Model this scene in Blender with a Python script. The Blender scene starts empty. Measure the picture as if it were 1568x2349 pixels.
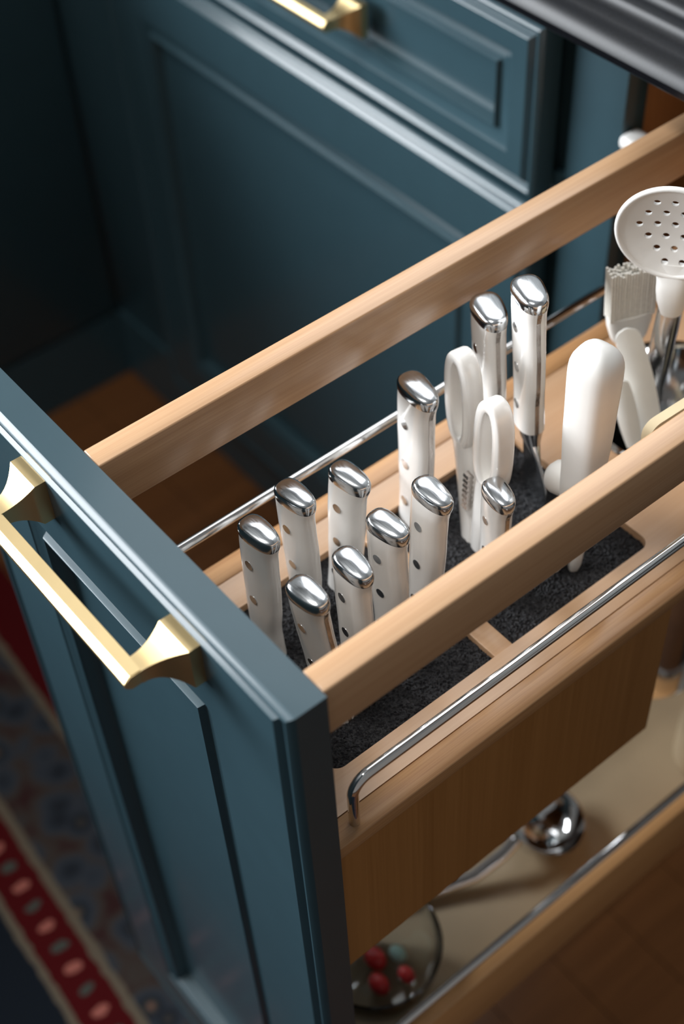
import bpy, bmesh, math, random
from mathutils import Vector, Matrix

S = bpy.context.scene
COL = S.collection
random.seed(7)

# ------------------------------------------------------------------ camera
cam_d = bpy.data.cameras.new('camera')
cam = bpy.data.objects.new('camera', cam_d)
COL.objects.link(cam)
S.camera = cam
cam_d.sensor_fit = 'VERTICAL'
cam_d.sensor_height = 36.0
cam_d.sensor_width = 24.0
cam_d.lens = 3262.0 / 2349.0 * 36.0
cam_d.clip_start = 0.01
CR = Matrix(((0.63160477, 0.77420088, -0.04109037),
             (0.56105495, -0.49300907, -0.66495067),
             (-0.53506332, 0.39693206, -0.74575611)))   # rows: right, down, forward
CAM = Vector((0.36504, -0.18744, 0.48))
_r, _d, _f = CR[0], CR[1], CR[2]
cam.matrix_world = Matrix(((_r.x, -_d.x, -_f.x, CAM.x),
                           (_r.y, -_d.y, -_f.y, CAM.y),
                           (_r.z, -_d.z, -_f.z, CAM.z), (0, 0, 0, 1)))
cam_d.dof.use_dof = True
cam_d.dof.focus_distance = 0.705
cam_d.dof.aperture_fstop = 4.8

# ------------------------------------------------------------------ light
S.view_settings.view_transform = 'Standard'
S.view_settings.look = 'None'
S.view_settings.gamma = 1.0
S.view_settings.use_curve_mapping = False
S.view_settings.exposure = 0.36
W = bpy.data.worlds.new('world'); S.world = W
W.use_nodes = True
W.node_tree.nodes['Background'].inputs[0].default_value = (1.0, 0.96, 0.92, 1)
W.node_tree.nodes['Background'].inputs[1].default_value = 0.17

def area(name, loc, target, sx, sy, power, col):
    d = bpy.data.lights.new(name, 'AREA')
    d.shape = 'RECTANGLE'; d.size = sx; d.size_y = sy; d.energy = power; d.color = col
    o = bpy.data.objects.new(name, d); COL.objects.link(o)
    o.location = loc
    o.rotation_euler = (Vector(target) - Vector(loc)).to_track_quat('-Z', 'Y').to_euler()
    return o
area('window_daylight', (-1.57, -1.20, 0.66), (0.0, -0.85, 0.40), 2.0, 0.9, 108, (0.92, 0.96, 1.0))
area('back_window_daylight', (-0.95, 1.03, 1.30), (-0.35, -0.2, 0.0), 1.3, 1.2, 12, (0.95, 0.97, 1.0))
area('overhead_fill', (-0.40, -0.55, 1.98), (-0.02, 0.1, -0.1), 0.6, 0.6, 20, (1.0, 0.96, 0.90))  # added soft fill from above for upward faces, not a known fitting

# ------------------------------------------------------------------ materials
def new_mat(name):
    m = bpy.data.materials.new(name); m.use_nodes = True
    nt = m.node_tree
    return m, nt, nt.nodes['Principled BSDF']

def sset(b, **kw):
    for k, v in kw.items():
        k = {'rough': 'Roughness', 'metal': 'Metallic', 'spec': 'Specular IOR Level', 'coat': 'Coat Weight',
             'coatr': 'Coat Roughness', 'trans': 'Transmission Weight', 'ior': 'IOR', 'sub': 'Subsurface Weight',
             'alpha': 'Alpha'}[k]
        b.inputs[k].default_value = v

def node(nt, t, **props):
    n = nt.nodes.new(t)
    for k, v in props.items(): setattr(n, k, v)
    return n

def ramp(nt, stops, interp='LINEAR'):
    r = node(nt, 'ShaderNodeValToRGB'); e = r.color_ramp.elements
    r.color_ramp.interpolation = interp
    while len(e) < len(stops): e.new(0.5)
    for i, (p, c) in enumerate(stops):
        e[i].position = p; e[i].color = (*c, 1)
    return r

def plain(name, col, rough=0.5, noise=0.04, scale=60, **kw):
    """a near-uniform colour with slight procedural mottling and a fine bump"""
    m, nt, b = new_mat(name)
    tc = node(nt, 'ShaderNodeTexCoord')
    n = node(nt, 'ShaderNodeTexNoise'); n.inputs['Scale'].default_value = scale; n.inputs['Detail'].default_value = 4
    nt.links.new(tc.outputs['Object'], n.inputs['Vector'])
    lo = tuple(max(0, c * (1 - noise)) for c in col); hi = tuple(min(1, c * (1 + noise)) for c in col)
    r = ramp(nt, [(0.3, lo), (0.7, hi)])
    nt.links.new(n.outputs['Fac'], r.inputs['Fac'])
    nt.links.new(r.outputs['Color'], b.inputs['Base Color'])
    sset(b, rough=rough, **kw)
    return m

def wood(name, dark, light, axis='Y', rough=0.32, scale=1.0, coat=0.25, fine=0.5):
    m, nt, b = new_mat(name)
    tc = node(nt, 'ShaderNodeTexCoord')
    mp = node(nt, 'ShaderNodeMapping')
    sc = [90 * scale] * 3
    sc['XYZ'.index(axis)] = 3.0 * scale
    mp.inputs['Scale'].default_value = sc
    nt.links.new(tc.outputs['Object'], mp.inputs['Vector'])
    n1 = node(nt, 'ShaderNodeTexNoise'); n1.inputs['Scale'].default_value = 1.0; n1.inputs['Detail'].default_value = 5
    n1.inputs['Distortion'].default_value = 0.6
    nt.links.new(mp.outputs[0], n1.inputs['Vector'])
    mp2 = node(nt, 'ShaderNodeMapping')
    sc2 = [900 * scale] * 3
    sc2['XYZ'.index(axis)] = 14.0 * scale
    mp2.inputs['Scale'].default_value = sc2
    nt.links.new(tc.outputs['Object'], mp2.inputs['Vector'])
    n2 = node(nt, 'ShaderNodeTexNoise'); n2.inputs['Scale'].default_value = 1.0; n2.inputs['Detail'].default_value = 3
    nt.links.new(mp2.outputs[0], n2.inputs['Vector'])
    mx = node(nt, 'ShaderNodeMix'); mx.data_type = 'FLOAT'; mx.inputs[0].default_value = fine
    nt.links.new(n1.outputs['Fac'], mx.inputs[2]); nt.links.new(n2.outputs['Fac'], mx.inputs[3])
    r = ramp(nt, [(0.30, dark), (0.68, light)])
    nt.links.new(mx.outputs[0], r.inputs['Fac'])
    nt.links.new(r.outputs['Color'], b.inputs['Base Color'])
    bp = node(nt, 'ShaderNodeBump'); bp.inputs['Strength'].default_value = 0.06; bp.inputs['Distance'].default_value = 0.0005
    nt.links.new(n2.outputs['Fac'], bp.inputs['Height'])
    nt.links.new(bp.outputs['Normal'], b.inputs['Normal'])
    sset(b, rough=rough, coat=coat, coatr=0.18)
    return m

def brushed(name, col, rough, axis='X'):
    m, nt, b = new_mat(name)
    tc = node(nt, 'ShaderNodeTexCoord'); mp = node(nt, 'ShaderNodeMapping')
    sc = [2500.0] * 3; sc['XYZ'.index(axis)] = 60.0
    mp.inputs['Scale'].default_value = sc
    nt.links.new(tc.outputs['Object'], mp.inputs['Vector'])
    n = node(nt, 'ShaderNodeTexNoise'); n.inputs['Scale'].default_value = 1.0
    nt.links.new(mp.outputs[0], n.inputs['Vector'])
    r = ramp(nt, [(0.3, (rough * 0.7,) * 3), (0.7, (rough * 1.4,) * 3)])
    nt.links.new(n.outputs['Fac'], r.inputs['Fac']); nt.links.new(r.outputs['Color'], b.inputs['Roughness'])
    b.inputs['Base Color'].default_value = (*col, 1); sset(b, metal=1.0)
    return m

M = {}
M['teal'] = plain('teal_paint', (0.0275, 0.0590, 0.0750), 0.36, 0.03, 40, spec=0.32, coat=0.34, coatr=0.13)
M['maple'] = wood('maple', (0.42, 0.240, 0.126), (0.565, 0.355, 0.205), 'Y', 0.28)
M['maple_edge'] = wood('maple_edge', (0.34, 0.160, 0.062), (0.51, 0.285, 0.128), 'Y', 0.34, 1.4)
M['shelf_edge'] = wood('shelf_edge', (0.52, 0.26, 0.10), (0.70, 0.39, 0.17), 'Y', 0.34, 1.2)
M['maple_deck'] = wood('maple_deck', (0.52, 0.300, 0.163), (0.61, 0.385, 0.230), 'Y', 0.30, 0.6, 0.25, 0.35)
M['ply_side'] = wood('maple_side', (0.31, 0.135, 0.034), (0.41, 0.193, 0.058), 'Z', 0.40, 0.6)
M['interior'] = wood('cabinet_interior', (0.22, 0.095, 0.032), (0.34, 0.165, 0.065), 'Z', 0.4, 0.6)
M['white'] = plain('white_handle', (0.90, 0.88, 0.85), 0.16, 0.01, 40, coat=0.5, coatr=0.06)
M['white_soft'] = plain('white_plastic', (0.80, 0.79, 0.765), 0.38, 0.015, 40)
M['white_dull'] = plain('grey_white_silicone', (0.76, 0.75, 0.71), 0.5, 0.02, 60)
M['brush_white'] = plain('bristle_white', (0.84, 0.82, 0.76), 0.6, 0.06, 500)
M['cream'] = plain('cream_plastic', (0.90, 0.76, 0.50), 0.4, 0.02, 40)
M['steel'] = brushed('brushed_steel', (0.60, 0.62, 0.64), 0.17, 'X')
M['steel_dark'] = brushed('tang_steel', (0.50, 0.46, 0.43), 0.24, 'Z')
M['chrome'] = plain('chrome', (0.72, 0.72, 0.72), 0.07, 0.01, 30, metal=1.0)
M['brass'] = plain('satin_brass', (0.72, 0.55, 0.29), 0.36, 0.03, 60, metal=1.0)
M['granite'] = plain('black_granite', (0.004, 0.005, 0.007), 0.34, 0.5, 900, spec=0.28)
M['black'] = plain('black_rubber', (0.012, 0.012, 0.013), 0.6, 0.1, 100)
M['toe'] = plain('toe_kick', (0.012, 0.014, 0.016), 0.6, 0.1, 50)
M['linen'] = plain('shelf_liner', (0.37, 0.285, 0.18), 0.45, 0.04, 25)
M['wall'] = plain('wall_paint', (0.30, 0.31, 0.31), 0.7, 0.02, 8)
M['red'] = plain('red_candy', (0.55, 0.03, 0.03), 0.35, 0.1, 80)
M['mint'] = plain('mint_plastic', (0.45, 0.72, 0.66), 0.3, 0.05, 80)
M['floorbase'] = plain('subfloor', (0.05, 0.022, 0.010), 0.6, 0.1, 40)
M['plank'] = wood('oak_plank', (0.075, 0.028, 0.009), (0.17, 0.068, 0.022), 'Y', 0.34, 0.5)

def carpet_mat():
    m, nt, b = new_mat('black_fibre')
    tc = node(nt, 'ShaderNodeTexCoord')
    n = node(nt, 'ShaderNodeTexNoise'); n.inputs['Scale'].default_value = 900; n.inputs['Detail'].default_value = 3
    nt.links.new(tc.outputs['Object'], n.inputs['Vector'])
    r = ramp(nt, [(0.35, (0.006, 0.006, 0.008)), (0.62, (0.010, 0.010, 0.013)), (0.80, (0.07, 0.07, 0.085))])
    nt.links.new(n.outputs['Fac'], r.inputs['Fac']); nt.links.new(r.outputs['Color'], b.inputs['Base Color'])
    bp = node(nt, 'ShaderNodeBump'); bp.inputs['Strength'].default_value = 0.8; bp.inputs['Distance'].default_value = 0.001
    nt.links.new(n.outputs['Fac'], bp.inputs['Height']); nt.links.new(bp.outputs['Normal'], b.inputs['Normal'])
    sset(b, rough=0.6, spec=0.5)
    return m
M['carpet'] = carpet_mat()

def glass_mat():
    m, nt, b = new_mat('clear_glass')
    n = node(nt, 'ShaderNodeTexNoise'); n.inputs['Scale'].default_value = 30
    r = ramp(nt, [(0.3, (0.02,) * 3), (0.7, (0.05,) * 3)])
    nt.links.new(n.outputs['Fac'], r.inputs['Fac']); nt.links.new(r.outputs['Color'], b.inputs['Roughness'])
    b.inputs['Base Color'].default_value = (0.93, 0.97, 0.96, 1)
    sset(b, trans=1.0, ior=1.45)
    return m
M['glass'] = glass_mat()

# ------------------------------------------------------------------ mesh helpers
def link_mesh(name, bm, mat, parent=None, smooth=False, angle=35):
    me = bpy.data.meshes.new(name)
    bmesh.ops.recalc_face_normals(bm, faces=bm.faces)
    bm.to_mesh(me); bm.free()
    me.materials.append(M[mat] if isinstance(mat, str) else mat)
    if smooth:
        for p in me.polygons: p.use_smooth = True
        try: me.set_sharp_from_angle(angle=math.radians(angle))
        except Exception: pass
    o = bpy.data.objects.new(name, me); COL.objects.link(o)
    if parent is not None:
        o.parent = parent
        o.matrix_parent_inverse = PINV.get(parent.name, Matrix.Identity(4))
    return o

PINV = {}
def thing(name, label, cat, loc=(0, 0, 0), group=None, local=False, mat=None):
    """an Empty at the thing's base; parts made in world coordinates unless local=True"""
    o = bpy.data.objects.new(name, None); COL.objects.link(o)
    o.empty_display_size = 0.02
    m = mat if mat is not None else Matrix.Translation(loc)
    o.matrix_world = m
    if not local: PINV[o.name] = m.inverted()
    o['label'] = label; o['category'] = cat
    if group: o['group'] = group
    return o

def tag(o, label, cat, group=None):
    o['label'] = label; o['category'] = cat
    if group: o['group'] = group
    return o

def struct(o):
    o['kind'] = 'structure'; return o

def add_box(bm, x0, x1, y0, y1, z0, z1):
    r = bmesh.ops.create_cube(bm, size=1.0)
    for v in r['verts']:
        v.co = Vector(((x0 + x1) / 2 + v.co.x * (x1 - x0), (y0 + y1) / 2 + v.co.y * (y1 - y0), (z0 + z1) / 2 + v.co.z * (z1 - z0)))
    return r['verts']

def box(name, x0, x1, y0, y1, z0, z1, mat, parent=None, bev=0.0, seg=2):
    bm = bmesh.new(); add_box(bm, x0, x1, y0, y1, z0, z1)
    if bev: bmesh.ops.bevel(bm, geom=list(bm.edges), offset=bev, segments=seg, affect='EDGES', profile=0.5)
    return link_mesh(name, bm, mat, parent, smooth=bool(bev), angle=50)

def loft(bm, rings, cap0=True, cap1=True, closed=True):
    vs = [[bm.verts.new(p) for p in r] for r in rings]
    n = len(vs[0])
    for a, b in zip(vs, vs[1:]):
        for i in range(n if closed else n - 1):
            j = (i + 1) % n
            bm.faces.new((a[i], a[j], b[j], b[i]))
    if cap0: bm.faces.new(vs[0][::-1])
    if cap1: bm.faces.new(vs[-1])
    return vs

def tube(bm, pts, rad, n=12, closed=False, radii=None, sx=1.0, ref=None):
    """sweep an ellipse (rad*sx along ref-ish side, rad along the other) along pts"""
    pts = [Vector(p) for p in pts]
    rings = []; k = len(pts)
    side = None
    for i, p in enumerate(pts):
        if closed: t = (pts[(i + 1) % k] - pts[i - 1]).normalized()
        else: t = (pts[min(i + 1, k - 1)] - pts[max(i - 1, 0)]).normalized()
        if ref is not None: a = Vector(ref) - t * t.dot(Vector(ref))
        elif side is None:
            a = t.orthogonal()
        else: a = side - t * t.dot(side)
        a.normalize(); side = a; b = t.cross(a)
        r = radii[i] if radii else rad
        rings.append([p + a * (r * sx * math.cos(2 * math.pi * j / n)) + b * (r * math.sin(2 * math.pi * j / n)) for j in range(n)])
    if closed: rings.append(rings[0]); 
    if closed:
        vs = [[bm.verts.new(p) for p in r] for r in rings[:-1]]
        for i in range(k):
            A, B = vs[i], vs[(i + 1) % k]
            for j in range(n):
                q = (j + 1) % n
                bm.faces.new((A[j], A[q], B[q], B[j]))
    else: loft(bm, rings)

def lathe(bm, prof, c, axis=Vector((0, 0, 1)), n=32):
    axis = axis.normalized(); a = axis.orthogonal().normalized(); b = axis.cross(a); c = Vector(c)
    rings = [[c + axis * z + (a * math.cos(2 * math.pi * j / n) + b * math.sin(2 * math.pi * j / n)) * max(r, 1e-5) for j in range(n)] for r, z in prof]
    loft(bm, rings)

def arc_pts(cx, cy, r, a0, a1, n):
    return [(cx + r * math.cos(math.radians(a0 + (a1 - a0) * i / n)), cy + r * math.sin(math.radians(a0 + (a1 - a0) * i / n))) for i in range(n + 1)]

def rrect(x0, x1, y0, y1, r, n=6):
    return (arc_pts(x1 - r, y1 - r, r, 0, 90, n) + arc_pts(x0 + r, y1 - r, r, 90, 180, n)
            + arc_pts(x0 + r, y0 + r, r, 180, 270, n) + arc_pts(x1 - r, y0 + r, r, 270, 360, n))

def plate_with_holes(name, outer, holes, z0, z1, mat, parent):
    bm = bmesh.new()
    edges = []
    for loop in [outer] + holes:
        vs = [bm.verts.new((x, y, z1)) for x, y in loop]
        for i in range(len(vs)): edges.append(bm.edges.new((vs[i], vs[(i + 1) % len(vs)])))
    bmesh.ops.triangle_fill(bm, edges=edges, use_beauty=True, use_dissolve=False)
    r = bmesh.ops.extrude_face_region(bm, geom=list(bm.faces))
    for v in [g for g in r['geom'] if isinstance(g, bmesh.types.BMVert)]: v.co.z = z0
    return link_mesh(name, bm, mat, parent)

# ------------------------------------------------------------------ framed fronts (doors, drawer fronts)
def ring_rect(x0, x1, z0, z1, u, y):
    return [(x0 + u, y, z0 + u), (x1 - u, y, z0 + u), (x1 - u, y, z1 - u), (x0 + u, y, z1 - u)]

def framed_front(name, x0, x1, z0, z1, yb, fw, parent, scale=1.0):
    """a front whose back is at y=yb and face at yb-0.0195; grooved outer edge, beaded inner moulding, recessed panel"""
    yf = yb - 0.0195
    bm = bmesh.new()
    outer = [(0, yb), (0, yf + 0.0034), (0.0003, yf + 0.0029), (0.0016, yf + 0.0014), (0.0030, yf + 0.0003), (0.0035, yf)]
    outer += [(0.0046, yf), (0.0049, yf + 0.0002), (0.0066, yf + 0.0022), (0.0082, yf + 0.0040), (0.0086, yf + 0.0041), (0.0090, yf + 0.0040), (0.0108, yf + 0.0022), (0.0126, yf + 0.0002), (0.0130, yf)]
    f0 = fw - 0.0165 * scale
    outer.append((f0, yf))
    loft(bm, [ring_rect(x0, x1, z0, z1, u, y) for u, y in outer], cap0=True, cap1=False)
    frame = link_mesh(name, bm, 'teal', parent, smooth=True, angle=24)
    s = scale
    prof = [(0, 0), (0.0004, 0.0006), (0.004, 0.0022), (0.0080, 0.0036), (0.0118, 0.0042), (0.0124, 0.0040), (0.0130, 0.0028), (0.0136, 0.0012), (0.0141, 0.0005), (0.0147, 0.0004), (0.0151, 0.0010), (0.0155, 0.0030), (0.0166, 0.0100), (0.0168, 0.0105)]
    prof = [(f0 + u * s, yf + d * s) for u, d in prof]
    bm = bmesh.new()
    loft(bm, [ring_rect(x0, x1, z0, z1, u, y) for u, y in prof], cap0=False, cap1=False)
    link_mesh('bead_moulding', bm, 'teal', frame, smooth=True, angle=28)
    u = f0 + 0.0158 * s
    box('centre_panel', x0 + u, x1 - u, yf + 0.0102 * s, yb - 0.002, z0 + u, z1 - u, 'teal', frame)
    return frame

def pull_handle(parent, cx, yb, zc, half=0.065):
    """flat bar pull with two flared feet; yb is the face it is screwed to"""
    bm = bmesh.new()
    zt, zb_, ya, yf = zc + 0.0045, zc - 0.0045, yb - 0.0205, yb - 0.0300
    xs = cx - half, cx + half
    sec = [(ya, zb_), (ya, zt), (yf + 0.0028, zt), (yf, zt - 0.0026), (yf, zb_ + 0.0026), (yf + 0.0028, zb_)]
    loft(bm, [[(x, y, z) for y, z in sec] for x in (xs[0], xs[1])])
    bmesh.ops.bevel(bm, geom=list(bm.edges), offset=0.0005, segments=2, affect='EDGES')
    bar = link_mesh('pull_handle', bm, 'brass', parent, smooth=True, angle=40)
    for s in (-1, 1):
        bm = bmesh.new(); rings = []
        xo = cx + s * half
        for t in range(9):
            k = t / 8; y = (ya - 0.001) + (yb - 0.0022 - ya + 0.001) * k
            e = k ** 2.2
            inner = xo - s * (0.0095 + 0.0025 * e)
            outer_ = xo + s * (0.0002 + 0.0105 * e)
            ht, hb = zt - 0.0002 + 0.0075 * e, zb_ + 0.0002 - 0.0105 * e
            rings.append([(inner, y, hb), (outer_, y, hb), (outer_, y, ht), (inner, y, ht)])
        yl = yb + 0.0040
        last = rings[-1]
        rings.append([(p[0], yl, p[2]) for p in last])
        loft(bm, rings)
        link_mesh('handle_foot', bm, 'brass', bar, smooth=True, angle=30)
    return bar

# ------------------------------------------------------------------ the setting: floor, walls, window
FZ = -0.82
fl = struct(box('floor', -1.7, 1.6, -1.8, 1.1, FZ - 0.03, FZ - 0.012, 'floorbase'))
pl_mesh = None
PW = 0.076
for i in range(31):
    y0 = -1.3 + i * PW
    x = -1.68 - random.random() * 0.5
    while x < 1.0:
        L_ = 0.9 + random.random() * 0.5
        a, b_ = max(x, -1.68), min(x + L_, 1.2)
        if b_ - a > 0.05:
            p = box('floor_plank', a + 0.0006, b_ - 0.0006, y0 + 0.0006, y0 + PW - 0.0006, FZ - 0.012, FZ, None or 'plank', fl)
        x += L_
CZ = 2.05
struct(box('ceiling', -1.7, 1.6, -3.0, 1.12, CZ, CZ + 0.05, 'wall'))
def wall_with_window(name, wname, u0, u1, w0, w1, h0, h1, along_x):
    """a wall slab with one glazed opening; u runs along the wall"""
    def bx_(bm, a0, a1, z0, z1, d0, d1):
        if along_x: add_box(bm, a0, a1, d0, d1, z0, z1)
        else: add_box(bm, d0, d1, a0, a1, z0, z1)
    d0, d1 = (1.06, 1.14) if along_x else (-1.68, -1.60)
    bm = bmesh.new()
    for a in ((u0, w0, FZ, CZ), (w1, u1, FZ, CZ), (w0, w1, FZ, h0), (w0, w1, h1, CZ)): bx_(bm, *a, d0, d1)
    struct(link_mesh(name, bm, 'wall'))
    win = bpy.data.objects.new(wname, None); COL.objects.link(win); struct(win)
    win.location = ((w0 + w1) / 2, 1.08, h0) if along_x else (-1.62, (w0 + w1) / 2, h0)
    PINV[wname] = Matrix.Translation(win.location).inverted()
    f0, f1 = (1.065, 1.115) if along_x else (-1.655, -1.605)
    m = (w0 + w1) / 2; f = 0.05
    for a in ((w0, w1, h0, h0 + f), (w0, w1, h1 - f, h1), (w0, w0 + f, h0 + f, h1 - f), (w1 - f, w1, h0 + f, h1 - f)):
        bm = bmesh.new(); bx_(bm, *a, f0, f1); link_mesh('window_frame', bm, 'white_soft', win)
wall_with_window('wall_left', 'window_1', -3.0, 1.06, -2.23, -0.17, 0.18, 1.14, False)
wall_with_window('wall_back', 'window_2', -1.68, 1.6, -1.58, -0.28, 0.68, 1.92, True)

# ------------------------------------------------------------------ base cabinet with drawer and door (behind, left)
YB = 0.448     # back plane of closed fronts
cab = thing('base_cabinet', 'teal base cabinet with brass-handled drawer above a panelled door', 'cabinet', (-0.5, 0.46, FZ))
XL, XR = -0.80, -0.2165
box('carcass', -0.974, -0.2085, YB + 0.012, 1.04, -0.715, 0.026, 'teal', cab)
box('plinth', -0.974, -0.2085, YB + 0.004, YB + 0.09, FZ + 0.0005, -0.7155, 'teal', cab)
box('face_stile', -0.974, -0.800, YB + 0.0085, YB + 0.024, -0.715, 0.026, 'teal', cab, 0.0012)
box('face_rail', -0.800, -0.2085, YB + 0.003, YB + 0.012, -0.15, -0.12, 'teal', cab)
drawer = framed_front('drawer_front', XL, XR, -0.1345, -0.0005, YB, 0.044, cab)
pull_handle(cab, -0.4715, YB - 0.0232, -0.066)
framed_front('cabinet_door', XL, XR, -0.712, -0.142, YB, 0.078, cab)

# cabinet that the pull-out slides into
cab2 = thing('base_cabinet', 'open wooden cabinet bay that the pull-out slides from', 'cabinet', (0.0, 0.5, FZ))
box('face_stile', -0.208, -0.160, YB + 0.003, YB + 0.024, -0.715, 0.026, 'teal', cab2, 0.0012)
box('side_panel', -0.175, -0.161, YB + 0.0245, 1.04, -0.71, 0.026, 'interior', cab2)
box('side_panel', 0.104, 0.118, YB + 0.003, 1.04, -0.71, 0.026, 'interior', cab2)
box('bottom_panel', -0.161, 0.104, YB + 0.003, 1.04, -0.71, -0.695, 'interior', cab2)
box('back_panel', -0.161, 0.104, 1.02, 1.04, -0.695, 0.026, 'interior', cab2)
box('face_stile', 0.118, 0.30, YB + 0.003, YB + 0.024, -0.715, 0.026, 'teal', cab2, 0.0012)
box('plinth', -0.208, 0.6, YB + 0.06, YB + 0.09, FZ + 0.0005, -0.7155, 'toe', cab2)
box('bumper', -0.1598, -0.1440, 0.4460, 0.4640, -0.0700, -0.0600, 'white_soft', cab2, 0.004, 4)

# countertop with ogee edge
def counter(name, label, x0, x1, flip=False):
    prof = [(1.055, 0.028), (0.400, 0.028), (0.392, 0.0295), (0.3875, 0.0335), (0.3862, 0.0385), (0.3880, 0.0440), (0.3925, 0.0485), (0.3975, 0.0510),
            (0.4025, 0.0530), (0.4060, 0.0560), (0.4075, 0.0600), (0.4080, 0.0640), (0.4088, 0.0675), (0.4110, 0.0705), (0.4145, 0.0725), (0.4190, 0.0735), (1.055, 0.0735)]
    bm = bmesh.new()
    if not flip: rings = [[(x, y, z) for y, z in prof] for x in (x0, x1)]
    else: rings = [[(-0.50 - y, q, z) for y, z in prof] for q in (x0, x1)]
    loft(bm, rings)
    return tag(link_mesh(name, bm, 'granite', None, True, 30), label, 'countertop')
counter('countertop', 'black granite countertop with ogee edge above the drawer', -0.950, 0.9)
# cabinet run along the left wall (dark corner)
cab3 = thing('base_cabinet', 'dark cabinet run meeting the corner at far left', 'cabinet', (-1.2, -0.3, FZ))
box('carcass', -1.58, -0.975, -2.4, 0.4555, -0.715, 0.026, 'teal', cab3)
box('plinth', -1.10, -0.956, -2.4, 0.4515, FZ + 0.0005, -0.7155, 'teal', cab3)
for k in range(5):
    y0 = 0.4525 - 0.55 * (k + 1)
    box('cabinet_door', -0.975, -0.955, y0 + 0.003, y0 + 0.547, -0.71, -0.005, 'teal', cab3, 0.002)
bm = bmesh.new(); add_box(bm, -1.59, -0.915, -2.4, 0.385, 0.0283, 0.0735)
bmesh.ops.bevel(bm, geom=list(bm.edges), offset=0.006, segments=3, affect='EDGES')
tag(link_mesh('countertop', bm, 'granite', None, True), 'black granite countertop along the left wall run', 'countertop')

# ------------------------------------------------------------------ the pull-out organizer
org = thing('pull_out_organizer', 'teal fronted maple pull-out organizer holding knives and utensils', 'pull-out', (0, 0.2, -0.715))
PX0, PX1, PZ0 = -0.2075, 0.0945, -0.715
front = framed_front('front_panel', PX0, PX1, PZ0, 0.0, 0.0, 0.083, org)
pull_handle(org, -0.0457, -0.0232, -0.0255)
YE = 0.52
for s in (-1, 1):
    a, b_ = (-0.0915, -0.0775) if s < 0 else (0.0775, 0.0917)
    box('side_rail', a, b_, 0.0002, YE, -0.033, -0.0003, 'maple', org, 0.0009)
TZ = -0.133
HX = 0.0575
for s in (-1, 1):
    a, b_ = (-0.0915, -0.0775) if s < 0 else (0.0775, 0.0915)
    sd = box('box_side', a, b_, 0.0002, 0.236, -0.263, TZ - 0.0105, 'ply_side', org)
    box('edge_band', a - (0.0004 if s < 0 else -0.0004), b_ + 0.0004 * s, 0.0002, YE, TZ - 0.0105, TZ, 'maple_edge', sd, 0.0007)
can_c, can_r = (-0.006, 0.348), 0.056
hole1 = rrect(-HX, HX, 0.026, 0.2545, 0.007)
hole3 = [(can_c[0] + can_r * math.cos(2 * math.pi * i / 48), can_c[1] + can_r * math.sin(2 * math.pi * i / 48)) for i in range(48)]
deck = plate_with_holes('box_deck', [(-0.0775, 0.0002), (0.0775, 0.0002), (0.0775, YE), (-0.0775, YE)], [hole1, hole3], TZ - 0.009, TZ - 0.0002, 'maple_deck', org)
box('box_end', -0.0775, 0.0775, 0.0002, 0.012, -0.263, TZ - 0.009, 'ply_side', org)
box('box_end', -0.0775, 0.0775, 0.224, 0.236, -0.263, TZ - 0.0125, 'ply_side', org)
box('insert_tray', -0.0605, 0.0605, 0.018, 0.258, TZ - 0.0125, TZ - 0.0085, 'ply_side', org)
box('divider', -HX - 0.0004, HX + 0.0004, 0.1355, 0.1485, TZ - 0.012, TZ - 0.0014, 'maple_deck', org, 0.0005)
# bristle inserts: a dense field of fibre tips
def insert(x0, x1, y0, y1, zt):
    step = 0.0009
    nx, ny = int((x1 - x0) / step), int((y1 - y0) / step)
    verts = []; faces = []
    rnd = random.Random(3)
    for j in range(ny + 1):
        for i in range(nx + 1):
            verts.append((x0 + (x1 - x0) * i / nx + rnd.uniform(-.0002, .0002), y0 + (y1 - y0) * j / ny + rnd.uniform(-.0002, .0002), zt + rnd.uniform(-0.0007, 0.0007)))
    for j in range(ny):
        for i in range(nx):
            a = j * (nx + 1) + i
            faces.append((a, a + 1, a + nx + 2, a + nx + 1))
    me = bpy.data.meshes.new('bristle_insert'); me.from_pydata(verts, [], faces); me.materials.append(M['carpet'])
    o = bpy.data.objects.new('bristle_insert', me); COL.objects.link(o); o.parent = org; o.matrix_parent_inverse = PINV[org.name]
    o['kind'] = 'stuff'
    return o
IZ = TZ - 0.0055
insert(-HX - 0.002, HX + 0.002, 0.024, 0.1375, IZ)
insert(-HX - 0.002, HX + 0.002, 0.1465, 0.2565, IZ)
# chrome gallery rods
def gallery(x, y0, y1, zb, zr, r, name='gallery_rod', parent=org):
    bm = bmesh.new()
    rb = 0.010
    pts = [(x, y0, zb - 0.004), (x, y0, zr - rb)]
    pts += [(x, y0 + rb - rb * math.cos(math.radians(a)), zr - rb + rb * math.sin(math.radians(a))) for a in range(10, 91, 10)]
    pts += [(x, y0 + 0.1 + k * 0.05, zr) for k in range(int((y1 - y0 - 0.2) / 0.05))]
    pts += [(x, y1 - rb + rb * math.sin(math.radians(a)), zr - rb + rb * math.cos(math.radians(a))) for a in range(0, 91, 10)]
    pts += [(x, y1, zb - 0.004)]
    tube(bm, pts, r, 14, ref=(1, 0, 0))
    return link_mesh(name, bm, 'chrome', parent, True, 60)
gallery(0.0848, 0.0165, 0.50, TZ, -0.0985, 0.0029)
gallery(-0.0845, 0.0165, 0.50, TZ, -0.0955, 0.0029)
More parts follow.
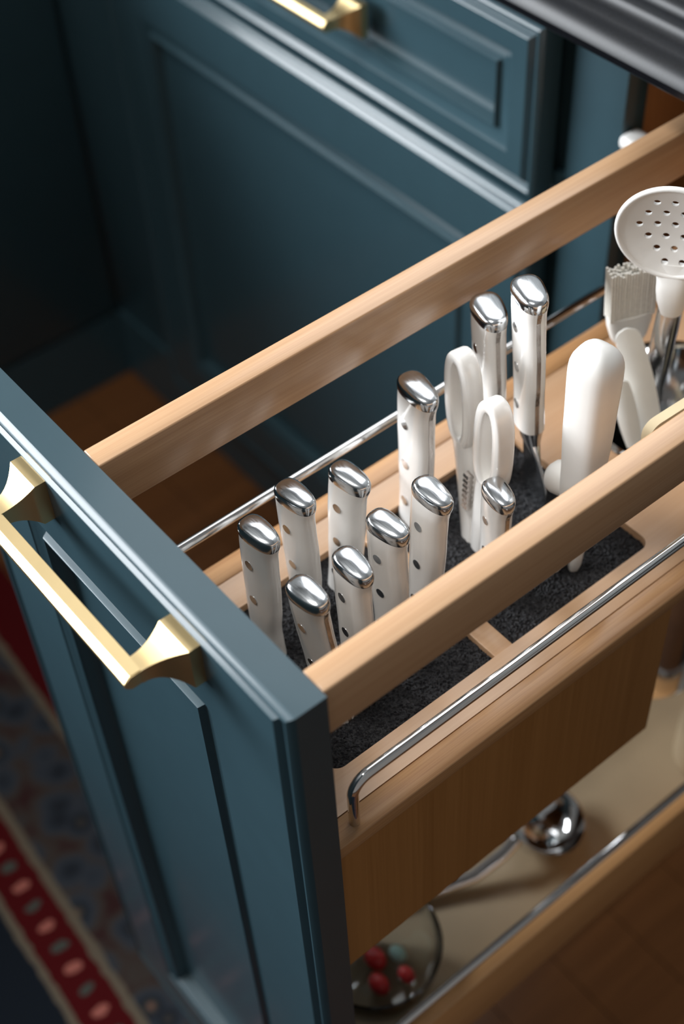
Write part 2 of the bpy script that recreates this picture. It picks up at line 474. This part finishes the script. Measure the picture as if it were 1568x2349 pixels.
# lower shelf
SZ = -0.485
sh = box('lower_shelf', -0.0775, 0.0775, 0.0002, YE, SZ - 0.008, SZ, 'linen', org)
for s in (-1, 1):
    a, b_ = (-0.0915, -0.0775) if s < 0 else (0.0775, 0.0915)
    box('shelf_side', a, b_, 0.0002, YE, -0.502, -0.440, 'shelf_edge', sh, 0.0008)
    gallery(0.0845 * s, 0.02, 0.50, -0.440, -0.424, 0.0030, 'shelf_rod', sh)
box('back_board', -0.0915, 0.0915, YE, YE + 0.014, -0.502, -0.02, 'interior', org)

# ------------------------------------------------------------------ knives
def sup(a, b, n, e=2.6):
    out = []
    for i in range(n):
        t = 2 * math.pi * i / n
        c, s = math.cos(t), math.sin(t)
        out.append((a * math.copysign(abs(c) ** (2 / e), c), b * math.copysign(abs(s) ** (2 / e), s)))
    return out

def lerp_tab(tab, t):
    for (a, va), (b, vb) in zip(tab, tab[1:]):
        if t <= b:
            k = (t - a) / (b - a); k = k * k * (3 - 2 * k)
            return va + (vb - va) * k
    return tab[-1][1]
RIGHT = [(0.0, 0.52), (0.10, 0.46), (0.22, 0.41), (0.42, 0.47), (0.62, 0.475), (0.80, 0.44), (0.93, 0.43), (1.0, 0.50)]
LEFT = [(0.0, 0.36), (0.18, 0.36), (0.45, 0.44), (0.75, 0.49), (1.0, 0.49)]

def knife(label, B, T, yaw, w, th, hb, tang, flare=True, group='white handled knives', blade_w=None, cat='knife'):
    """local z from the insert (0) to the cap top (L); x across the broad side; hb = bottom of the white scales"""
    B, T = Vector(B), Vector(T)
    z = (T - B); L = z.length + 0.0050; z.normalize()
    x = Vector((math.cos(math.radians(yaw)), math.sin(math.radians(yaw)), 0)); x = (x - z * z.dot(x)).normalized(); y = z.cross(x)
    mw = Matrix(((x.x, y.x, z.x, B.x), (x.y, y.y, z.y, B.y), (x.z, y.z, z.z, B.z), (0, 0, 0, 1)))
    o = thing('kitchen_knife', label, cat, mat=mw, local=True, group=group)
    top = L - 0.0083
    N = 28
    bm = bmesh.new(); rings = []
    def sect(t, grow=0.0):
        r, l = lerp_tab(RIGHT, t) * w, lerp_tab(LEFT, t) * w
        if not flare and t < 0.2: r = lerp_tab(RIGHT, 0.2) * w
        h = th * (0.5 - 0.04 * math.sin(math.pi * min(1, t * 1.1)))
        cx = (r - l) / 2
        return [(cx + a, b * (1.0 - 0.16 * a / ((r + l) / 2))) for a, b in sup((r + l) / 2 + grow, h + grow, N, 2.7)]
    for k in range(25):
        t = k / 24; zz = hb + (top - hb) * t
        rings.append([(a, b, zz) for a, b in sect(t)])
    loft(bm, rings); 
    link_mesh('handle_scales', bm, 'white', o, True, 60)
    # domed steel end cap
    bm = bmesh.new(); rings = []
    base = sect(1.0)
    cxm = sum(p[0] for p in base) / N
    cap = [(0.0, 1.0, 1.0), (0.0008, 1.015, 1.03), (0.0030, 1.025, 1.05), (0.0048, 1.02, 1.04), (0.0059, 0.995, 0.985), (0.0066, 0.955, 0.91), (0.0071, 0.87, 0.79), (0.0075, 0.72, 0.60), (0.0079, 0.48, 0.39), (0.0082, 0.22, 0.17), (0.0083, 0.03, 0.02)]
    for dz, sx_, sy_ in cap:
        rings.append([(cxm + (a - cxm) * sx_, b * sy_, top + dz) for a, b in base])
    loft(bm, rings)
    link_mesh('end_cap', bm, 'steel', o, True, 50)
    # rivets through the scales
    for t in (0.80, 0.49, 0.19):
        r, l = lerp_tab(RIGHT, t) * w, lerp_tab(LEFT, t) * w
        h = th * (0.5 - 0.04 * math.sin(math.pi * min(1, t * 1.1)))
        bm = bmesh.new()
        cx = (r - l) / 2 - 0.06 * w
        tube(bm, [(cx, -h - 0.00025, hb + (top - hb) * t), (cx, h + 0.00025, hb + (top - hb) * t)], 0.0031 * w / 0.027, 18)
        link_mesh('rivet', bm, 'steel', o, True, 40)
    if tang:
        bm = bmesh.new(); rings = []
        for k in range(25):
            t = k / 24; zz = hb + (top - hb) * t
            r, l = lerp_tab(RIGHT, t) * w + 0.00035, lerp_tab(LEFT, t) * w + 0.00035
            if not flare and t < 0.2: r = lerp_tab(RIGHT, 0.2) * w + 0.00035
            q = 0.0011
            rings.append([(-l, -q, zz), (r, -q, zz), (r, q, zz), (-l, q, zz)])
        loft(bm, rings)
        link_mesh('tang', bm, 'steel_dark', o)
    # bolster and blade going down into the insert
    bw = blade_w or w * 0.9
    bm = bmesh.new()
    r0, l0 = (lerp_tab(RIGHT, 0.0 if flare else 0.2)) * w, lerp_tab(LEFT, 0) * w
    rings = []
    for zz, r, l, q in ((hb + 0.0005, r0 * 0.98, l0 * 0.97, th * 0.43), (hb - 0.010, r0 * 0.96, l0 * 0.92, th * 0.30), (hb - 0.018, r0 + (bw - w) * 0.45 + 0.002, l0 * 0.95, 0.0016),
                        (hb - 0.030, bw - l0 * 0.95, l0 * 0.95, 0.0012), (-0.085, (bw - l0) * 0.5, l0 * 0.9, 0.0009), (-0.100, -l0 * 0.3, l0 * 0.6, 0.0007)):
        rings.append([((r - l) / 2 + a, b, zz) for a, b in sup((r + l) / 2, q, 20, 2.4)])
    loft(bm, rings)
    link_mesh('blade', bm, 'steel', o, True, 40)
    return o

Kn = [
 ('white steak knife nearest the front corner, beside the teal front', (-0.0313, 0.0513, -0.139), (-0.0297, 0.0541, -0.0484), 3, 0.0250, 0.0135, 0.0, False),
 ('white knife second in the left row, directly behind the front corner one', (-0.0352, 0.0827, -0.139), (-0.0358, 0.0817, -0.0464), 3, 0.0250, 0.0135, 0.0, False),
 ('white knife third in the left row, against the maple deck edge', (-0.0361, 0.1082, -0.139), (-0.0320, 0.1137, -0.0522), 5, 0.0250, 0.0135, 0.0, False),
 ('leaning white knife with visible steel tang, nearest the near rail', (0.0234, 0.0532, -0.139), (0.0190, 0.0467, -0.0443), 2, 0.0248, 0.0135, 0.0, True),
 ('white knife second along the near rail, just behind the leaning one', (0.0172, 0.0751, -0.139), (0.0175, 0.0754, -0.0477), -3, 0.0250, 0.0135, 0.0, False),
 ('white knife third along the near rail', (0.0085, 0.1053, -0.139), (0.0084, 0.1051, -0.0493), 5, 0.0250, 0.0135, 0.0, False),
 ('white knife fourth along the near rail, beside the divider', (0.0080, 0.1280, -0.139), (0.0109, 0.1322, -0.0429), -3, 0.0250, 0.0135, 0.0, False),
 ('tall white knife with large steel cap left of the shears', (-0.0475, 0.1711, -0.139), (-0.0461, 0.1727, -0.0380), -9, 0.0285, 0.0150, 0.0, True),
 ('short white paring knife in front of the shears', (0.0205, 0.1680, -0.139), (0.0211, 0.1686, -0.0615), -15, 0.0225, 0.0130, 0.0, True),
 ('tall white chef knife with steel tang strip right behind the shears', (-0.0452, 0.2304, -0.139), (-0.0496, 0.2260, -0.0162), -23, 0.0275, 0.0165, 0.012, True),
 ('tallest white knife, its steel blade heel showing above the insert', (-0.0185, 0.2340, -0.139), (-0.0239, 0.2290, 0.0098), -23, 0.0262, 0.0158, 0.058, True),
]
for i, (lab, B, T, yw, w, th, hb, tg) in enumerate(Kn):
    knife(lab, B, T, yw, w, th, hb, tg, flare=(i < 7), blade_w=(0.036 if i == 10 else None))

# ------------------------------------------------------------------ kitchen shears
sc_b = Vector((-0.0100, 0.1860, -0.139))
sc = thing('kitchen_shears', 'white handled kitchen shears standing handles up in the second insert', 'scissors', sc_b)
ya = math.radians(-8); ux = Vector((math.cos(ya), math.sin(ya), 0)); uz = Vector((-0.05, 0.03, 1)).normalized(); uy = uz.cross(ux).normalized()
def scp(x, z, y=0): return sc_b + ux * x + uz * z + uy * y
def loop(cx, cz, a, b, lean, yoff):
    pts = []
    for i in range(40):
        t = 2 * math.pi * i / 40
        c, s = math.cos(t), math.sin(t)
        px_ = a * math.copysign(abs(c) ** 0.8, c); pz = b * math.copysign(abs(s) ** 0.8, s)
        pts.append(scp(cx + px_ + lean * pz, cz + pz, yoff))
    return pts
def rect_tube(bm, pts, wi, wo, closed, ref, r=0.3):
    """rounded rectangular section: wi in plane, wo along ref"""
    prof = [(a * wi / 2, b * wo / 2) for a, b in sup(1, 1, 16, 4.5)]
    pts = [Vector(p) for p in pts]; k = len(pts); ref = Vector(ref).normalized()
    rings = []
    for i in range(k):
        t = (pts[(i + 1) % k] - pts[i - 1]) if closed else (pts[min(i + 1, k - 1)] - pts[max(0, i - 1)])
        t.normalize(); n = t.cross(ref).normalized()
        rings.append([bm.verts.new(pts[i] + n * a + ref * b) for a, b in prof])
    m = len(prof)
    for i in range(k if closed else k - 1):
        A, B_ = rings[i], rings[(i + 1) % k]
        for j in range(m):
            q = (j + 1) % m
            bm.faces.new((A[j], A[q], B_[q], B_[j]))
    if not closed:
        bm.faces.new(rings[0][::-1]); bm.faces.new(rings[-1])
for s, cx, cz, lean, yo in ((-1, -0.0205, 0.0900, -0.06, 0.003), (1, 0.0165, 0.0895, 0.03, -0.004)):
    bm = bmesh.new()
    rect_tube(bm, loop(cx, cz, 0.0083, 0.0278, lean, yo), 0.0072, 0.0112, True, uy)
    hd = link_mesh('handle_loop', bm, 'white', sc, True, 50)
    bm = bmesh.new()
    x1 = cx - lean * 0.03
    ring = []
    for k in range(9):
        t = k / 8
        xc = x1 + (s * 0.0045 - 0.001 - x1) * (t ** 0.8); zc = cz - 0.026 - (cz - 0.026 + 0.002) * t
        hw = 0.0085 - 0.0025 * t
        ring.append([scp(xc + a * hw, zc, yo * (1 - t) + b * 0.0058) for a, b in sup(1, 1, 20, 3)])
    loft(bm, ring)
    link_mesh('handle_shank', bm, 'white', hd, True, 50)
    bm = bmesh.new()
    ring = []
    for zz, hw in ((0.002, 0.0055), (-0.05, 0.005), (-0.095, 0.0015)):
        ring.append([scp(s * 0.004 + a * hw, zz, b * 0.0012 + 0.0014 * s) for a, b in sup(1, 1, 12, 3)])
    loft(bm, ring)
    link_mesh('blade', bm, 'steel', sc, True, 40)
bm = bmesh.new()
for k in range(7):
    p = scp(-0.0035 - 0.0002 * k, 0.052 - 0.004 * k, -0.0055)
    tube(bm, [p + ux * -0.002, p + ux * 0.0025], 0.0022, 8)
link_mesh('gripper_teeth', bm, 'steel_dark', sc, True)

# ------------------------------------------------------------------ large white utensil handle with knob
wu_b = Vector((0.0375, 0.2126, -0.139))
wu = thing('white_utensil', 'broad tapered white plastic handle with round knob standing by the near rail', 'utensil', wu_b)
wt = Vector((0.0335, 0.2175, 0.0195)); wz = (wt - wu_b).normalized()
wx = Vector((math.cos(math.radians(8)), math.sin(math.radians(8)), 0)); wx = (wx - wz * wz.dot(wx)).normalized(); wy = wz.cross(wx)
bm = bmesh.new(); ring = []
LW = (wt - wu_b).length
tabw = [(0.0, 0.0068), (0.2, 0.0085), (0.45, 0.0108), (0.7, 0.0122), (0.9, 0.0128), (1.0, 0.0125)]
for k in range(24):
    t = 0.28 + 0.72 * (1 - (1 - k / 23) ** 1.6)
    hw = lerp_tab(tabw, t); hh = hw * 0.92
    if t > 0.90:
        q = (t - 0.90) / 0.10; f = max(0.0, 1 - q ** 3.0) ** 0.45; hw *= max(f, 0.05); hh *= max(f, 0.05)
    ring.append([wu_b + wz * (LW * t) + wx * (a * hw) + wy * (b * hh) for a, b in sup(1, 1, 28, 3.0)])
loft(bm, ring)
link_mesh('handle', bm, 'white_soft', wu, True, 60)
bm = bmesh.new()
kc = wu_b + wz * (LW * 0.36) - wx * 0.0150 + wy * 0.004
tube(bm, [kc + wx * 0.014, kc + wx * 0.004, kc - wx * 0.002, kc - wx * 0.0060, kc - wx * 0.0085, kc - wx * 0.0096], 0.01, 20, radii=[0.0080, 0.0092, 0.0098, 0.0082, 0.0048, 0.0008])
link_mesh('knob', bm, 'white_soft', wu, True, 60)
for s in (-1, 1):
    bm = bmesh.new(); ring = []
    cu = Vector((0.63, 0.77, 0)); cv = Vector((-0.77, 0.63, 0))
    for k in range(9):
        t = k / 8; r = 0.0040 * (0.72 + 0.28 * min(1, t * 8))
        c = wu_b + wz * (0.0005 + (LW * 0.32) * t) + cu * (s * 0.0052 * (1 - 0.3 * t) - 0.0045 * (1 - t))
        ring.append([c + cu * (a * r) + cv * (b * r * 1.5) for a, b in sup(1, 1, 16, 3.0)])
    loft(bm, ring)
    link_mesh('prong', bm, 'white_soft', wu, True, 60)

# ------------------------------------------------------------------ steel utensil canister sunk in the deck
cn = thing('utensil_canister', 'round steel utensil canister sunk into the maple deck', 'canister', (can_c[0], can_c[1], -0.375))
bm = bmesh.new()
prof = [(0.001, -0.375), (0.0490, -0.375), (0.0535, -0.372), (0.0550, -0.365), (0.0550, TZ + 0.0002), (0.0582, TZ + 0.0004), (0.0586, TZ + 0.0014), (0.0578, TZ + 0.0024), (0.0545, TZ + 0.0022), (0.0530, TZ), (0.0530, -0.368), (0.001, -0.367)]
lathe(bm, prof, (can_c[0], can_c[1], 0), n=64)
link_mesh('canister_wall', bm, 'chrome', cn, True, 40)

# ------------------------------------------------------------------ perforated skimmer spoon
sk_n = Vector((-0.003, 0.3195, -0.035)); sk_s = Vector((-0.030, 0.348, -0.170))
sk = thing('skimmer_spoon', 'white perforated skimmer spoon with steel shaft in the canister', 'spoon', sk_s)
sd_ = (sk_n - sk_s).normalized()
bm = bmesh.new()
sv = Vector((1, 0.3, 0)); sv = (sv - sd_ * sv.dot(sd_)).normalized(); sw = sd_.cross(sv)
tube(bm, [sk_s, sk_s.lerp(sk_n, 0.5), sk_n], 0.0048, 20, ref=sv, sx=1.5)
link_mesh('shaft', bm, 'steel', sk, True, 60)
hc = Vector((-0.0040, 0.3125, 0.0165))
hd_v = (hc - sk_n).normalized()
to_cam = (CAM - hc).normalized()
hn = Vector((0.30, -0.62, 0.72)); hn = (hn - hd_v * hn.dot(hd_v)).normalized()
hu = hd_v.cross(hn).normalized()
# collar / neck
bm = bmesh.new(); ring = []
for t, a_, b_ in ((-0.004, 0.0062, 0.0060), (0.004, 0.0082, 0.0066), (0.012, 0.0088, 0.0058), (0.018, 0.0085, 0.0045), (0.024, 0.0095, 0.0028), (0.029, 0.0120, 0.0016)):
    c = sk_n + hd_v * t - hn * (0.0015 if t > 0.02 else 0)
    ring.append([c + hu * (a * a_) + hn * (b * b_) for a, b in sup(1, 1, 24, 2.4)])
loft(bm, ring)
link_mesh('neck', bm, 'white_soft', sk, True, 60)
# perforated dish
RA, RB = 0.0295, 0.0300
holes_c = []
for row in range(-3, 4):
    for cidx in range(-3, 4):
        hx, hy = cidx * 0.0092 + (0.0046 if row % 2 else 0), row * 0.0080 + 0.003
        if (hx / RA) ** 2 + (hy / RB) ** 2 < 0.56: holes_c.append((hx, hy))
loops = [[(RA * math.cos(2 * math.pi * i / 56), RB * math.sin(2 * math.pi * i / 56)) for i in range(56)]]
for hx, hy in holes_c:
    loops.append([(hx + 0.0020 * math.cos(2 * math.pi * i / 10), hy + 0.0020 * math.sin(2 * math.pi * i / 10)) for i in range(10)])
bm = bmesh.new(); edges = []
for lp in loops:
    vs = [bm.verts.new((x, y, 0)) for x, y in lp]
    edges += [bm.edges.new((vs[i], vs[(i + 1) % len(vs)])) for i in range(len(vs))]
bmesh.ops.triangle_fill(bm, edges=edges, use_beauty=True)
r = bmesh.ops.extrude_face_region(bm, geom=list(bm.faces))
for v in [g for g in r['geom'] if isinstance(g, bmesh.types.BMVert)]: v.co.z = 0.0018
for v in bm.verts:
    q = (v.co.x / RA) ** 2 + (v.co.y / RB) ** 2
    dish = -0.0050 + 0.0050 * q
    p = hc + hu * v.co.x + hd_v * v.co.y + hn * (dish + v.co.z)
    v.co = p
dish = link_mesh('perforated_head', bm, 'white_soft', sk, True, 40)
bm = bmesh.new()
tube(bm, [hc + hu * (RA * math.cos(2 * math.pi * i / 64)) + hd_v * (RB * math.sin(2 * math.pi * i / 64)) + hn * 0.0009 for i in range(64)], 0.0016, 10, closed=True)
link_mesh('rim', bm, 'white_soft', dish, True, 60)

# ------------------------------------------------------------------ pastry brush
br_s = Vector((-0.034, 0.342, -0.150))
br = thing('pastry_brush', 'pale silicone pastry brush leaning behind the skimmer spoon', 'brush', br_s)
bt = Vector((-0.0380, 0.3260, -0.0370)); bb = Vector((-0.0360, 0.3290, -0.0960))
bz = (bt - bb).normalized(); bx = Vector((0.42, 0.90, 0)); bx = (bx - bz * bx.dot(bz)).normalized(); by = bz.cross(bx)
bm = bmesh.new(); ring = []
for t, hw in ((0.0, 0.0045), (0.10, 0.0060), (0.22, 0.0110), (0.38, 0.0135), (0.50, 0.0142)):
    c = bb.lerp(bt, t); ring.append([c + bx * (a * hw) + by * (b * 0.0055) for a, b in sup(1, 1, 24, 3)])
loft(bm, ring)
link_mesh('ferrule', bm, 'white_dull', br, True, 50)
bm = bmesh.new()
rb_ = random.Random(5)
for i in range(17):
    for j in range(4):
        x = -0.0132 + 0.0264 * i / 16; y = -0.004 + 0.0027 * j
        p0 = bb.lerp(bt, 0.48) + bx * x + by * y
        p1 = p0 + bz * (0.034 + rb_.uniform(-0.0015, 0.0015)) + bx * (x * 0.02)
        tube(bm, [p0, p1], 0.00078, 6)
o = link_mesh('bristles', bm, 'brush_white', br, True, 60); o['kind'] = 'stuff'
bm = bmesh.new(); tube(bm, [br_s, bb + bz * 0.004], 0.0042, 14)
link_mesh('handle', bm, 'white_dull', br, True, 60)

# ------------------------------------------------------------------ scalloped tongs
tg_b = Vector((0.012, 0.318, -0.190))
tg_ = thing('kitchen_tongs', 'white tongs with scalloped jaws leaning out of the canister', 'tongs', tg_b)
def jaw(p0, p1, hw, thick, side, scal):
    p0, p1 = Vector(p0), Vector(p1); z = (p1 - p0).normalized()
    n = (CAM - p1); n = (n - z * n.dot(z)).normalized(); x = z.cross(n).normalized()
    bm = bmesh.new(); ring = []
    for k in range(37):
        t = k / 36
        h = hw * (0.55 + 0.45 * math.sin(math.pi * min(1, t * 0.72 + 0.12)))
        if t > 0.9: h *= math.sqrt(max(0.02, 1 - ((t - 0.9) / 0.1) ** 2))
        sc_ = (0.0012 * abs(math.sin(t * math.pi * 7)) if scal and 0.25 < t < 0.9 else 0)
        lo, hi = -h, h
        if side < 0: lo = -h + sc_
        else: hi = h - sc_
        c = p0.lerp(p1, t)
        cup = lambda q: -n * (0.0022 * (q / hw) ** 2)
        row = [c + x * (lo + (hi - lo) * j / 8) + cup(lo + (hi - lo) * j / 8) for j in range(9)]
        ring.append(row + [q - n * thick for q in row[::-1]])
    loft(bm, ring)
    return link_mesh('jaw', bm, 'white_dull', tg_, True, 50)
jaw((0.0050, 0.3115, -0.126), (-0.0250, 0.3110, -0.062), 0.0088, 0.002, -1, True)
jaw((0.0035, 0.2985, -0.128), (-0.0150, 0.2990, -0.088), 0.0062, 0.002, 1, False)
for s in (0, 1):
    bm = bmesh.new()
    tube(bm, [tg_b + Vector((0.006 * s, -0.004 * s, 0)), Vector((0.0052, 0.3116, -0.124)) if s == 0 else Vector((0.0037, 0.2987, -0.126))], 0.0026, 12)
    link_mesh('arm', bm, 'chrome', tg_, True, 60)

# ------------------------------------------------------------------ cream flat-topped spatula by the near rail
cr_b = Vector((0.034, 0.345, -0.200))
cr = thing('spatula', 'cream flat-topped spatula peeking over the near maple rail', 'spatula', cr_b)
bm = bmesh.new()
out = [(a, b) for a, b in rrect(-0.004, 0.062, -0.034, 0.0, 0.008, 6)]
def crp(u, v, q):   # u along +Y, v up, q across
    return Vector((0.0470 + q + 0.03 * u, 0.2470 + u - 0.10 * v, -0.040 + v))
loft(bm, [[crp(u, v, q) for u, v in out] for q in (0.0, 0.0055)])
bmesh.ops.bevel(bm, geom=[e for e in bm.edges if e.is_manifold and e.calc_face_angle(0) > 0.9], offset=0.0012, segments=2, affect='EDGES')
link_mesh('blade', bm, 'cream', cr, True, 40)
bm = bmesh.new(); tube(bm, [crp(0.034, -0.030, 0.0028), crp(0.050, -0.070, 0.002), Vector((0.034, 0.345, -0.200))], 0.0045, 14)
link_mesh('stem', bm, 'cream', cr, True, 60)

# ------------------------------------------------------------------ things on the lower shelf
def on_shelf(x, y): return Vector((x, y, SZ))
gb = on_shelf(0.030, 0.066)
g = thing('glass_bowl', 'clear glass bowl with red sweets on the lower shelf', 'bowl', gb)
bm = bmesh.new()
lathe(bm, [(0.001, 0.0004), (0.026, 0.0004), (0.030, 0.003), (0.040, 0.022), (0.045, 0.048), (0.046, 0.060), (0.0448, 0.0605), (0.0425, 0.048), (0.0375, 0.024), (0.027, 0.006), (0.001, 0.0045)], gb, n=48)
link_mesh('bowl', bm, 'glass', g, True, 60)
for k, (dx, dy, dz, rr, mt) in enumerate(((0.008, -0.004, 0.013, 0.0075, 'red'), (-0.008, 0.006, 0.0135, 0.008, 'red'), (0.016, 0.014, 0.016, 0.006, 'red'), (0.0, 0.020, 0.014, 0.006, 'mint'))):
    bm = bmesh.new()
    bmesh.ops.create_uvsphere(bm, u_segments=16, v_segments=10, radius=rr)
    for v in bm.verts: v.co = Vector((v.co.x * 1.2, v.co.y * 0.9, v.co.z * 0.8)) + gb + Vector((dx, dy, dz))
    o = link_mesh('wrapped_sweet', bm, mt, None, True)
    tag(o, ['red sweet nearest the front of the glass bowl', 'red sweet at the far left in the glass bowl', 'small red sweet at the right of the glass bowl', 'mint green sweet in the glass bowl'][k], 'sweet', 'sweets in the glass bowl')
# ladle
ld_b = on_shelf(0.020, 0.228)
ld = thing('ladle', 'polished steel ladle lying on the cream lower shelf', 'ladle', ld_b)
bm = bmesh.new()
ax = Vector((0.15, 0.25, 0.95))
lathe(bm, [(0.001, 0.0), (0.014, 0.0016), (0.024, 0.008), (0.0300, 0.018), (0.032, 0.027), (0.0310, 0.0270), (0.0290, 0.018), (0.0230, 0.009), (0.013, 0.0030), (0.001, 0.0015)], ld_b + Vector((0, 0, 0.0012)), ax, 40)
link_mesh('ladle_bowl', bm, 'chrome', ld, True, 60)
bm = bmesh.new()
hp = [ld_b + Vector(v) for v in ((0.003, -0.022, 0.024), (0.004, -0.036, 0.020), (0.000, -0.060, 0.011), (-0.012, -0.090, 0.006), (-0.030, -0.130, 0.0048))]
tube(bm, hp, 0.0042, 12, ref=(1, 0, 0), sx=1.3)
link_mesh('ladle_handle', bm, 'chrome', ld, True, 60)
# pale jar at the right
jr_b = on_shelf(0.058, 0.376)
jr = thing('storage_jar', 'pale ceramic jar on the lower shelf at the right picture edge', 'jar', jr_b)
bm = bmesh.new(); lathe(bm, [(0.001, 0.0), (0.022, 0.0), (0.0245, 0.003), (0.0250, 0.010), (0.0250, 0.050), (0.0235, 0.058), (0.0200, 0.062), (0.001, 0.062)], jr_b, n=40)
link_mesh('body', bm, 'linen', jr, True, 40)
bm = bmesh.new(); lathe(bm, [(0.001, 0.0622), (0.0215, 0.0622), (0.0220, 0.064), (0.0220, 0.071), (0.0205, 0.073), (0.001, 0.0735)], jr_b, n=40)
link_mesh('lid', bm, 'white_dull', jr, True, 40)

# ------------------------------------------------------------------ patterned rug
def rug_mat():
    m, nt, b = new_mat('woven_rug')
    tc = node(nt, 'ShaderNodeTexCoord'); sp = node(nt, 'ShaderNodeSeparateXYZ')
    nt.links.new(tc.outputs['Object'], sp.inputs[0])
    ns = node(nt, 'ShaderNodeTexNoise'); ns.inputs['Scale'].default_value = 90; ns.inputs['Detail'].default_value = 2
    nt.links.new(tc.outputs['Object'], ns.inputs['Vector'])
    def math_(op, a, b_=None, c=None):
        n = node(nt, 'ShaderNodeMath'); n.operation = op
        for i, v in enumerate((a, b_, c)):
            if v is None: continue
            if isinstance(v, (int, float)): n.inputs[i].default_value = v
            else: nt.links.new(v, n.inputs[i])
        return n.outputs[0]
    def mix(f, a, b_):
        n = node(nt, 'ShaderNodeMix'); n.data_type = 'RGBA'
        nt.links.new(f, n.inputs[0])
        for s_, v in ((6, a), (7, b_)):
            if isinstance(v, tuple): n.inputs[s_].default_value = (*v, 1)
            else: nt.links.new(v, n.inputs[s_])
        return n.outputs[2]
    wob = math_('MULTIPLY_ADD', ns.outputs['Fac'], 0.006, -0.003)
    y = math_('ADD', sp.outputs['Y'], wob)          # local y: 0 at the rug edge, negative inward
    x = sp.outputs['X']
    red, beige, navy = (0.055, 0.003, 0.004), (0.105, 0.085, 0.062), (0.007, 0.010, 0.015)
    # floral band
    vo = node(nt, 'ShaderNodeTexVoronoi'); vo.inputs['Scale'].default_value = 24
    nt.links.new(tc.outputs['Object'], vo.inputs['Vector'])
    r1 = ramp(nt, [(0.0, (0.20, 0.075, 0.055)), (0.10, (0.06, 0.052, 0.042)), (0.22, (0.013, 0.016, 0.022)), (0.42, (0.030, 0.036, 0.046)), (0.60, (0.040, 0.032, 0.028)), (0.85, (0.030, 0.012, 0.012))])
    n2 = node(nt, 'ShaderNodeTexNoise'); n2.inputs['Scale'].default_value = 34; n2.inputs['Detail'].default_value = 3
    nt.links.new(tc.outputs['Object'], n2.inputs['Vector'])
    fmix = math_('MULTIPLY', vo.outputs['Distance'], math_('ADD', n2.outputs['Fac'], 0.55))
    nt.links.new(fmix, r1.inputs['Fac'])
    # dotted border: alternating pink and grey-green lozenges
    cell = math_('DIVIDE', math_('ADD', x, math_('MULTIPLY', wob, 1.2)), 0.0265)
    fr = math_('SUBTRACT', math_('FRACT', cell), 0.5)
    par = math_('GREATER_THAN', math_('FRACT', math_('MULTIPLY', math_('FLOOR', cell), 0.5)), 0.25)
    yy = math_('DIVIDE', math_('ADD', y, 0.178), 0.030)
    dd = math_('SQRT', math_('ADD', math_('POWER', math_('ABSOLUTE', math_('MULTIPLY', fr, 1.35)), 2.0), math_('POWER', math_('ABSOLUTE', math_('MULTIPLY', yy, 0.95)), 2.0)))
    dot = math_('LESS_THAN', dd, 0.27)
    dotc = mix(par, (0.30, 0.10, 0.08), (0.05, 0.06, 0.052))
    border = mix(dot, red, dotc)
    def lt(v): return math_('LESS_THAN', y, v)
    c = mix(lt(-0.052), red, beige)
    c = mix(lt(-0.060), c, r1.outputs['Color'])
    c = mix(lt(-0.148), c, beige)
    c = mix(lt(-0.158), c, border)
    c = mix(lt(-0.200), c, beige)
    c = mix(lt(-0.208), c, navy)
    nt.links.new(c, b.inputs['Base Color'])
    bp = node(nt, 'ShaderNodeBump'); bp.inputs['Strength'].default_value = 0.4; bp.inputs['Distance'].default_value = 0.002
    n3 = node(nt, 'ShaderNodeTexNoise'); n3.inputs['Scale'].default_value = 500
    nt.links.new(tc.outputs['Object'], n3.inputs['Vector']); nt.links.new(n3.outputs['Fac'], bp.inputs['Height'])
    nt.links.new(bp.outputs['Normal'], b.inputs['Normal'])
    sset(b, rough=0.95, spec=0.1)
    return m
bm = bmesh.new(); add_box(bm, -0.34, 1.30, -0.85, 0.0, 0.0, 0.006)
bmesh.ops.bevel(bm, geom=list(bm.edges), offset=0.002, segments=2, affect='EDGES')
rug = link_mesh('rug', bm, rug_mat(), None, True)
rug.location = (-0.55, 0.130, FZ + 0.0002); rug.rotation_euler = (0, 0, math.radians(-2.8))
tag(rug, 'red and navy patterned woven rug on the floor before the cabinets', 'rug')
